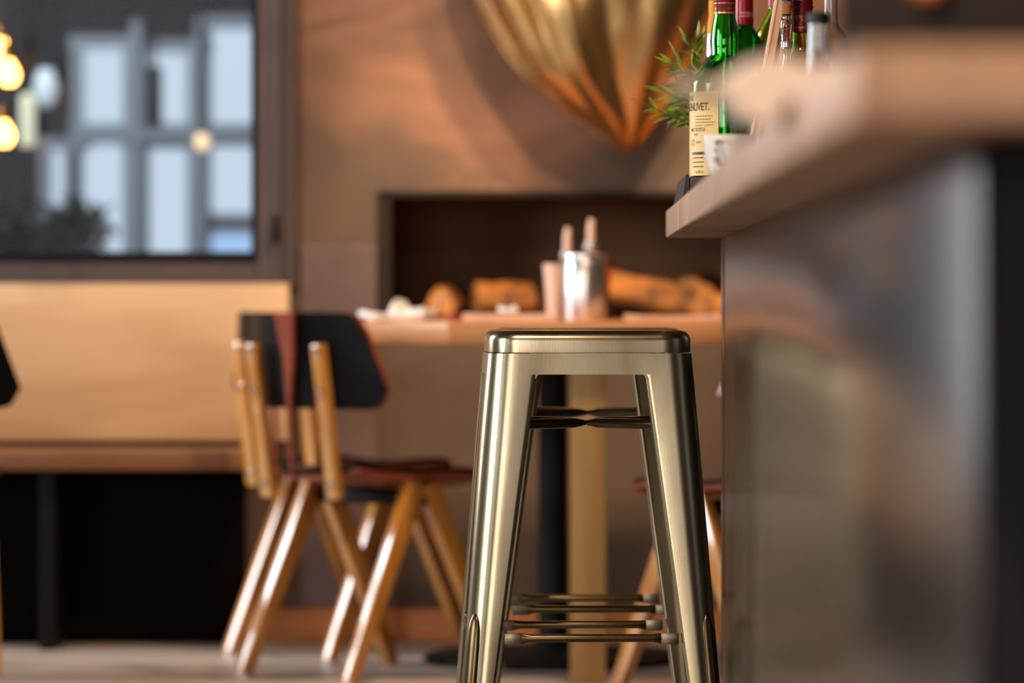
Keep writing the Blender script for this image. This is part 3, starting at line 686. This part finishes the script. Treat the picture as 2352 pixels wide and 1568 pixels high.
def curvepts(pts, n=6):
    """smooth (Catmull-Rom) profile"""
    out = []
    P = [pts[0]] + pts + [pts[-1]]
    for i in range(1, len(P) - 2):
        for k in range(n):
            t = k / n; o = []
            for c in (0, 1):
                a, b, cc, d = P[i - 1][c], P[i][c], P[i + 1][c], P[i + 2][c]
                o.append(.5 * (2 * b + (cc - a) * t + (2 * a - 5 * b + 4 * cc - d) * t * t + (3 * b - a - 3 * cc + d) * t ** 3))
            out.append((max(.0015, o[0]), o[1]))
    return out + [pts[-1]]
# 1: big green whisky bottle, label turned to the left
D1 = 6.80; t = bottle_root('whisky_bottle', 1664, D1, KZ1, 'big green whisky bottle with cream label and burgundy capsule in the crate')
zz = lambda y: EYE + (HZ - y) / FP * D1 - KZ1
RB = .0555
prof = [(RB - .004, 0), (RB - .0008, .002), (RB, .006), (RB, zz(215)), (RB, zz(196))] + curvepts([(RB - .001, zz(190)), (RB - .006, zz(178)), (.0345, zz(150)), (.0235, zz(132)), (.0215, zz(120)), (.0222, zz(95)), (.0205, zz(65)), (.0165, zz(33)), (.0150, zz(10))], 6)[:]
glass_body('glass', prof, M['green_glass'], t, .004, 64)
obj('capsule', lathe([(.0166, zz(34)), (.0168, zz(32)), (.0166, zz(8)), (.0172, zz(6)), (.0172, zz(-4)), (.0160, zz(-6)), (.0160, zz(-50)), (.013, zz(-56))], 40), M['capsule_dark'], t)
bm = bmesh.new()
for y0, y1 in ((33, 29.5), (10, 8.5)): wrap_band(bm, .0172, zz(y0), zz(y1), -pi, pi, 40)
wrap_add(bm, text_mesh('MALT', .0036, 'CENTER'), .0172, zz(23), -1.0); wrap_add(bm, text_mesh('SCOTCH', .0040, 'CENTER'), .0172, zz(23), .62); wrap_add(bm, text_mesh('PURE', .0028, 'CENTER'), .0172, zz(15), .62)
obj('capsule_print', bm, M['foil_gold'], t, smooth=False)
bm = wrap_band(bmesh.new(), RB + .0004, zz(405), zz(213), radians(-150), radians(-12.2), 40)
lb = obj('label', bm, M['label'], t)
bm = bmesh.new(); RT = RB + .0008; AC = radians(-74)
def row(txt, y, size, a=AC, al='CENTER', sx=1.0, mi=0, offs=0.0): wrap_add(bm, text_mesh(txt, size, al, offs), RT, zz(y), a, sx, mi)
row('THE', 233, .0115); row('GLENLIVET.', 256, .0175, a=radians(-27), al='RIGHT', sx=.74, offs=.0004)
def dashes(y, a0, a1, h=1.6):          # lines of print too small to read
    a = a0
    while a < a1:
        b_ = min(a1, a + random.uniform(2.0, 6.0)); wrap_band(bm, RT, zz(y + h), zz(y), radians(a), radians(b_), 3); a = b_ + 1.1
for y, a1 in ((269, -22), (276, -24), (283, -17)): dashes(y, -58, a1)
dashes(290, -58, -42); row('of QUALITY', 292, .0034, a=radians(-20), al='RIGHT', sx=1.0)
row('MALT SCOTCH', 304, .0082, a=radians(-36), al='RIGHT', sx=.62, offs=.0001); row('WHISKY', 314, .006, a=radians(-56), sx=.5)
row('12', 336, .014, a=radians(-66), sx=.8); row('YEARS', 331, .0050, a=radians(-57), al='LEFT', sx=.9)
wrap_band(bm, RT, zz(357), zz(351), radians(-68), radians(-14), 16, 1)
for y in (363, 373, 383): dashes(y, -66, -38, 2.5)
row('70cl 40% vol', 399, .0052, a=radians(-58), al='LEFT', sx=.7)
obj('label_print', bm, [M['ink'], M['navy']], lb, smooth=False)
# 2: jenever bottle behind it on the right
D2 = 6.99; t = bottle_root('jenever_bottle', 1709, D2, KZ1, 'dark green bottle with tall crimson capsule and pale print, behind the whisky bottle')
zz = lambda y: EYE + (HZ - y) / FP * D2 - KZ1
glass_body('glass', [(.036, 0), (.0395, .003), (.040, .008), (.040, zz(190))] + curvepts([(.040, zz(180)), (.0385, zz(140)), (.033, zz(108)), (.022, zz(78)), (.0148, zz(62)), (.0138, zz(45))], 6), M['dark_green_glass'], t, .0035, 48)
obj('capsule', lathe([(.0147, zz(59)), (.0150, zz(57)), (.0146, zz(20)), (.0143, zz(-30)), (.012, zz(-40))], 40), M['capsule'], t)
bm = bmesh.new(); wrap_add(bm, text_mesh('PREMIUM JENEVER', .0050, 'CENTER'), .0152, zz(34), .25, .62); wrap_add(bm, text_mesh('DOUBLE DISTILLED', .0050, 'CENTER'), .0153, zz(41), .25, .62)
obj('capsule_print', bm, M['foil_pink'], t, smooth=False)
# 3: yellow capsule bottle
D3 = 7.10; t = bottle_root('wine_bottle', 1645, D3, KZ1, 'bottle with yellow capsule and silver neck just left of the whisky bottle')
zz = lambda y: EYE + (HZ - y) / FP * D3 - KZ1
glass_body('glass', [(.030, 0), (.0335, .003), (.034, .01), (.034, zz(190))] + curvepts([(.034, zz(180)), (.026, zz(155)), (.0170, zz(132)), (.0155, zz(110)), (.0130, zz(60))], 5), M['dark_green_glass'], t, .003, 40)
obj('neck_foil', lathe([(.0166, zz(132)), (.0160, zz(105)), (.0150, zz(80))], 32), M['silver_foil'], t)
obj('capsule', lathe([(.0152, zz(80)), (.0148, zz(60)), (.0124, zz(35)), (.0128, zz(22)), (.0124, zz(2))], 32), M['yellow_capsule'], t)
obj('cap', lathe([(.0128, zz(2)), (.0128, zz(-20)), (.010, zz(-25))], 32), M['black_cap'], t)
# 4: lime green bottle with sloping shoulders
D4 = 7.10; t = bottle_root('wine_bottle', 1782, D4, KZ1, 'lime green sloping-shouldered bottle with bright red neck behind the tan carton')
zz = lambda y: EYE + (HZ - y) / FP * D4 - KZ1
glass_body('glass', [(.036, 0), (.040, .003), (.041, .01), (.041, zz(150))] + curvepts([(.041, zz(140)), (.039, zz(110)), (.032, zz(72)), (.020, zz(40)), (.0135, zz(22)), (.0125, zz(10))], 6), M['lime_glass'], t, .0035, 48)
obj('capsule', lathe([(.0134, zz(18)), (.0132, zz(-30)), (.011, zz(-34))], 32), M['capsule'], t)
# 5: red capsule with script, olive glass
D5 = 6.75; t = bottle_root('wine_bottle', 1841, D5, KZ1, 'olive glass wine bottle with ringed crimson capsule and script lettering')
zz = lambda y: EYE + (HZ - y) / FP * D5 - KZ1
glass_body('glass', [(.036, 0), (.0385, .003), (.039, .01), (.039, zz(230))] + curvepts([(.039, zz(220)), (.035, zz(180)), (.024, zz(140)), (.0175, zz(110)), (.0158, zz(72)), (.0155, zz(60))], 6), M['olive_glass'], t, .0035, 48)
obj('capsule', lathe([(.0168, zz(75)), (.0170, zz(73)), (.0164, zz(24)), (.0178, zz(18)), (.0180, zz(15)), (.0166, zz(13)), (.0166, zz(11)), (.0178, zz(9)), (.0176, zz(5)), (.0170, zz(2)), (.0168, zz(-30))], 40), M['capsule_dark'], t)
bm = bmesh.new(); wrap_add(bm, text_mesh('RMo', .013, 'CENTER', -.00035, .5), .0174, zz(50), -.3, .7)
wrap_add(bm, text_mesh('EXCLAMA', .0045, 'CENTER'), .0175, zz(68), -.2, .9); obj('capsule_print', bm, M['foil_gold'], t, smooth=False)
# 6: small clear decanter with amber stopper
D6 = 6.55; t = bottle_root('glass_decanter', 1806, D6, CT, 'slim clear glass flask with cork and amber contents between carton and crimson capsule')
zz = lambda y: EYE + (HZ - y) / FP * D6 - CT
glass_body('glass', [(.020, 0), (.022, .003), (.022, zz(220))] + curvepts([(.022, zz(210)), (.014, zz(180)), (.0065, zz(140)), (.0075, zz(110)), (.009, zz(80)), (.0105, zz(62)), (.0095, zz(50)), (.0065, zz(44)), (.0072, zz(34))], 5), M['clear_glass'], t, .002, 32)
obj('amber_insert', lathe(curvepts([(.001, zz(112)), (.005, zz(108)), (.0055, zz(78)), (.0060, zz(66)), (.004, zz(58))], 4), 24), M['orange_glass'], t)
obj('neck_band', lathe([(.0088, zz(110)), (.0092, zz(104)), (.0092, zz(98)), (.0095, zz(96))], 24, caps=False), M['silver_foil'], t)
obj('stopper', lathe([(.0060, zz(36)), (.0068, zz(30)), (.0085, zz(10)), (.0085, zz(5))], 24), M['cork'], t)
obj('cap', lathe([(.0085, zz(5)), (.0085, zz(-25)), (.007, zz(-30))], 24), M['navy'], t)
# 7: nearer clear bottle with black cap
D7 = 5.35; t = bottle_root('clear_bottle', 1880, D7, CT, 'blurred clear glass bottle with black cap nearest the viewer on the bar')
zz = lambda y: EYE + (HZ - y) / FP * D7 - CT
glass_body('glass', [(.026, 0), (.029, .003), (.030, .01), (.030, zz(260))] + curvepts([(.030, zz(250)), (.026, zz(215)), (.0165, zz(170)), (.0138, zz(120)), (.0125, zz(60)), (.0122, zz(50))], 6), M['clear_glass'], t, .0025, 40)
obj('cap', lathe([(.0138, zz(56)), (.0142, zz(54)), (.0142, zz(34)), (.0125, zz(30))], 32), M['black_cap'], t)
# 8: clear glass far right
D8 = 6.9; t = bottle_root('clear_bottle', 1908, D8, KZ1, 'sharp clear glass bottle neck right of the crimson capsule')
zz = lambda y: EYE + (HZ - y) / FP * D8 - KZ1
glass_body('glass', [(.030, 0), (.034, .003), (.035, .01), (.035, zz(150))] + curvepts([(.035, zz(140)), (.028, zz(90)), (.015, zz(62)), (.0125, zz(45)), (.0118, zz(0)), (.0118, zz(-40))], 6), M['clear_glass'], t, .003, 40)

bb = empty('drinks_cabinet', (.236, 3.62, CT), 'very blurred dark wooden drawer cabinet standing on the near part of the bar', 'cabinet', radians(-9))
obj('carcass', box((0, .012, 0), (.60, .34, .62), .004), M['cabinet_wood'], bb)
for k in range(2):
    for q in range(4):
        x0, z0 = .012 + k * .29, .012 + q * .152; dr = obj('drawer', box((x0, 0, z0), (x0 + .28, .012, z0 + .142), .003), M['cabinet_wood'], bb)
        obj('knob', lathe([(.006, 0), (.006, .01), (.017, .014), (.019, .022), (.012, .028)], 20, (x0 + (.066 if k == 0 else .14), 0, z0 + .102), axis=(0, -1, 0)), M['glow_knob'], dr)
# leaning carton between the bottles
def slab(pa, pb, w, D, dth, m, name, parent, base):
    """board whose left edge runs from pixel pa (bottom) to pb (top) at depth D, w px wide"""
    bm = bmesh.new(); a0, a1 = at(*pa, D), at(pa[0] + w, pa[1], D); b0, b1 = at(*pb, D), at(pb[0] + w, pb[1], D); v = []
    for dy in (0, dth): v.append([bm.verts.new(q + Vector((0, dy, 0)) - base) for q in (a0, a1, b1, b0)])
    bm.faces.new(v[0]); bm.faces.new(v[1])
    for i in range(4): bm.faces.new((v[0][i], v[0][(i + 1) % 4], v[1][(i + 1) % 4], v[1][i]))
    bmesh.ops.bevel(bm, geom=bm.edges[:], offset=.0008, segments=1, affect='EDGES')
    return obj(name, fin(bm), m, parent, smooth=False)
base = Vector(((1735 - CX0) / FP * 6.68, 6.68, KZ1))
t = empty('cardboard_carton', base, 'narrow tan cardboard carton leaning between the green bottles', 'carton')
D9 = 6.68
slab((1709, 400), (1788, -40), 6, D9 - .006, .05, M['carton_light'], 'edge_strip', t, base)
slab((1715, 400), (1794, -40), 16, D9 - .004, .045, M['carton'], 'side_panel', t, base)
slab((1723, 400), (1773, 88), 40, D9 + .012, .03, M['carton_light'], 'front_panel', t, base)
slab((1775, 84), (1799, -40), 24, D9 + .004, .006, M['carton'], 'flap', t, base)
bm = bmesh.new()
a = at(1760, 272, D9 + .0112) - base
def lab(pts, wd=.0007):
    for (x0, y0), (x1, y1) in zip(pts, pts[1:]):
        q0, q1 = at(x0, y0, D9 + .0116) - base, at(x1, y1, D9 + .0116) - base; d = (q1 - q0).normalized(); nrm = Vector((-d.z, 0, d.x)) * wd
        bm.faces.new([bm.verts.new(q) for q in (q0 - nrm, q1 - nrm, q1 + nrm, q0 + nrm)])
lab([(1736, 272), (1762, 282)], .001); lab([(1752 + 5 * cos(k), 268 + 6 * sin(k)) for k in (x * .5 for x in range(0, 11))])
q = [at(x, y, D9 + .0116) - base for x, y in ((1739, 280), (1746, 283), (1740, 296))]; bm.faces.new([bm.verts.new(v) for v in q])
obj('carton_print', fin(bm), M['ink'], t, smooth=False)

# white cup
DC = 5.8; t = empty('coffee_cup', ((1674 - CX0) / FP * DC, DC, CT), 'white porcelain cup with handle towards the viewer at the edge of the bar', 'cup')
zr = EYE + (HZ - 311) / FP * DC - CT
obj('bowl', lathe(curvepts([(.018, 0), (.0195, .002), (.021, .006), (.029, .030), (.0345, .052), (.0362, zr)], 5) + curvepts([(.0345, zr), (.0325, .052), (.027, .030), (.017, .009), (.002, .008)], 5), 48), M['porcelain'], t, auto=60)
hd = Vector((-sin(radians(22)), -cos(radians(22)), 0))
hp = [hd * r + Vector((0, 0, zr - h)) for r, h in ((.0335, .010), (.043, .0085), (.052, .011), (.057, .020), (.055, .030), (.046, .038), (.036, .040), (.0285, .041))]
obj('handle', fin(tube(hp, .0036, 12, [(1.3, .8)] * 8)), M['porcelain'], t)

# leafy sprigs in a pot behind the whisky bottle
pl = empty('leafy_plant', (.240, 6.91, KZ1), 'green leafy sprigs with thin stems left of the bottles', 'plant')
obj('pot', lathe([(.014, 0), (.017, .002), (.019, .05), (.017, .05), (.014, .04)], 24), M['crate'], pl)
base = Vector((.240, 6.91, KZ1)); sb = bmesh.new(); lbm = bmesh.new()
def leaf(p, d, L, w):
    d = d.normalized(); x, y = frame_of(d); tw = random.uniform(-1, 1); s = x * cos(tw) + y * sin(tw); nrm = d.cross(s); pts = [(0, 0), (.25, .8), (.5, 1), (.78, .6), (1, 0)]
    c = [lbm.verts.new(p + d * (L * a) + nrm * (-.10 * L * a * a)) for a, b in pts]; l = [lbm.verts.new(p + d * (L * a) + s * (w * b) + nrm * (.12 * w * b - .10 * L * a * a)) for a, b in pts[1:4]]; r = [lbm.verts.new(p + d * (L * a) - s * (w * b) + nrm * (.12 * w * b - .10 * L * a * a)) for a, b in pts[1:4]]
    for side in (l, r):
        lbm.faces.new((c[0], side[0], c[1])); lbm.faces.new((c[1], side[0], side[1], c[2])); lbm.faces.new((c[2], side[1], side[2], c[3])); lbm.faces.new((c[3], side[2], c[4]))
def sprig(pix, D0, n, L=.03, w=.0034):
    pts = [Vector((random.uniform(-.012, .012), random.uniform(-.01, .01), .045))] + [at(px, py, D0) - base for px, py in pix]
    fine = []
    for i in range(len(pts) - 1):
        for k in range(6): fine.append(pts[i].lerp(pts[i + 1], k / 6))
    fine.append(pts[-1]); add_tube(sb, fine, [.0014 - .0009 * i / len(fine) for i in range(len(fine))], 6)
    for k in range(n):
        q = .25 + .75 * (k + .5) / n; i = int(q * (len(fine) - 2)); p = fine[i]; d0 = (fine[i + 1] - fine[max(0, i - 1)]).normalized()
        for s in (-1, 1): leaf(p, d0 * 1.0 + Vector((random.uniform(-.25, .25), random.uniform(-.5, .5), s * .55 + random.uniform(-.3, .3))), L * random.uniform(.7, 1.15), w * random.uniform(.8, 1.2))
    leaf(fine[-1], fine[-1] - fine[-3], L, w)
sprig([(1612, 200), (1590, 140), (1600, 88)], 6.93, 7)
sprig([(1610, 190), (1570, 165), (1540, 148)], 6.90, 7)
sprig([(1606, 150), (1590, 120), (1578, 96)], 7.0, 6)
sprig([(1605, 185), (1572, 185), (1552, 130)], 6.96, 6)
sprig([(1615, 235), (1580, 232), (1524, 212)], 6.92, 7, .036, .0045)
sprig([(1612, 295), (1570, 280), (1530, 262), (1488, 242)], 6.90, 7, .034, .0045)
sprig([(1612, 250), (1585, 250), (1545, 240)], 6.98, 6, .034, .0045)
sprig([(1614, 170), (1604, 140), (1612, 100)], 6.95, 7)
sprig([(1612, 270), (1575, 262), (1540, 268), (1515, 262)], 6.95, 7)
sprig([(1610, 220), (1565, 200), (1550, 178)], 6.9, 6)
sprig([(1620, 240), (1598, 215), (1560, 205)], 6.98, 6, .030, .0042)
obj('stems', fin(sb), M['stem'], pl); obj('leaves', lbm, M['leaf'], pl)

# crumpled pale cloth hanging over the counter edge, near the viewer
bm = bmesh.new(); nu, nv = 36, 20; rows = []
for j in range(nv + 1):
    v = j / nv; row_ = []
    for i in range(nu + 1):
        u = i / nu; px = 1575 + 330 * u; D = 3.35 + .42 * v
        x = .088 + .135 * u; y = 3.30 + (.07 + .26 * u) * v
        sm = lambda a, b: (lambda t: t * t * (3 - 2 * t))(min(1, max(0, (u - a) / (b - a))))
        z = .979 - .006 * min(1, u * 2) + .003 * sin(8 * u + 4 * v) - .017 * sm(.26, .46) * (1 - sm(.58, .66)); zt = .981 + .018 * sm(.2, .5) + .004 * sin(13 * u + 7 * v) - .004 * sm(.85, 1)
        if x > CE - .006: z = max(z, CT + .001)
        row_.append((x, y, z, zt))
    rows.append(row_)
def sheet(bm, rows):
    g = [[[bm.verts.new((q[0], q[1], q[k])) for q in r] for r in rows] for k in (2, 3)]; a, b = len(rows) - 1, len(rows[0]) - 1
    for s in (0, 1):
        for j in range(a):
            for i in range(b): bm.faces.new((g[s][j][i], g[s][j][i + 1], g[s][j + 1][i + 1], g[s][j + 1][i]))
    for i in range(b):
        for j in (0, a): bm.faces.new((g[0][j][i], g[0][j][i + 1], g[1][j][i + 1], g[1][j][i]))
    for j in range(a):
        for i in (0, b): bm.faces.new((g[0][j][i], g[0][j + 1][i], g[1][j + 1][i], g[1][j][i]))
    return fin(bm)
cl = obj('bar_cloth', sheet(bm, rows), M['cloth'], auto=60); tag(cl, 'pale pink crumpled cloth, very blurred, hanging over the edge of the bar counter', 'cloth')

# ------------------------------------------------------------------ hanging bulbs and things beyond the window
def bulb(px, py, D, r, label):
    p = at(px, py, D); t = empty('hanging_bulb', (p.x, p.y, p.z - r), label, 'lamp', 0, 'bare hanging bulbs by the window')
    obj('bulb', lathe(curvepts([(.002, 0), (r * .6, r * .12), (r, r * .9), (r * .8, r * 1.7), (r * .42, r * 2.3), (r * .4, r * 2.5)], 5), 24), M['bulb'], t)
    obj('socket', lathe([(r * .45, r * 2.45), (r * .5, r * 2.5), (r * .5, r * 3.6), (r * .2, r * 3.8)], 20), M['socket'], t)
    obj('cord', fin(tube([(0, 0, r * 3.7), (0, 0, ZC - p.z + r)], .003, 8)), M['rubber'], t)
bulb(3, 122, 10.08, .026, 'upper bare glowing bulb at the left edge of the window')
bulb(20, 172, 9.86, .026, 'middle bare glowing bulb hanging just below the upper one')
bulb(8, 312, 9.97, .026, 'lowest bare glowing bulb at the left edge of the window')
def hang(name, px0, px1, py0, py1, D, m, label, round_=0.0):
    a, b = at(px0, py1, D), at(px1, py0, D); r = (b.x - a.x) / 2; h = b.z - a.z; t = empty(name, ((a.x + b.x) / 2, D, a.z), label, 'lamp')
    prof = curvepts([(.004, 0), (r * .7, h * .12), (r, h * .5), (r * .7, h * .88), (.02, h)], 5) if round_ else [(r * .9, 0), (r, .01), (r, h - .01), (r * .5, h)]
    obj('shade', lathe(prof, 28), m, t); obj('cord', fin(tube([(0, 0, h - .004), (0, 0, 3.3 - a.z)], .006, 8)), M['rubber'], t)
hang('pendant_lamp', 336, 372, 150, 295, 14.0, M['lamp_dark'], 'dark cylinder lamp hanging beyond the window glass')
hang('tube_lamp', 45, 80, 215, 335, 13.2, M['lamp_cream'], 'cream lit tube lamp beyond the window glass')
hang('globe_lamp', 76, 132, 158, 245, 13.8, M['lamp_white'], 'pale oval lamp beyond the window glass, upper left', 1)
hang('globe_lamp', 446, 482, 308, 345, 13.5, M['lamp_warm'], 'small warm globe lamp in front of the daylit windows', 1)
def bush(px, py, D, rx, rz_, n, label):
    c = at(px, py, D); t = empty('bush', (c.x, c.y, -.1), label, 'bush'); c0 = c - Vector((c.x, c.y, -.1)); bm = bmesh.new()
    for _ in range(n):
        v = Vector((random.gauss(0, .45), random.gauss(0, .45), random.gauss(0, .45))); p = c0 + Vector((v.x * rx, v.y * rx, v.z * rz_)); d = Vector((random.uniform(-1, 1), random.uniform(-1, 1), random.uniform(-.4, 1))).normalized(); x, y = frame_of(d); L = random.uniform(.04, .08)
        bm.faces.new([bm.verts.new(q) for q in (p, p + d * L * .5 + x * L * .25, p + d * L, p + d * L * .5 - x * L * .25)])
    obj('foliage', bm, M['leaf_dark'], t, smooth=False)
    bm = bmesh.new(); add_lathe(bm, [(.14, 0), (.18, .3), (.16, .3)], 20); add_tube(bm, [(0, 0, .28), (.02, 0, .6), c0], [.03, .025, .01], 8); obj('planter', fin(bm), M['lamp_dark'], t)
bush(172, 545, 13.3, .10, .10, 500, 'dark green bush beyond the glass, right one of the two')
bush(35, 565, 12.2, .16, .08, 500, 'dark green bush beyond the glass, in the lower left corner of the window')
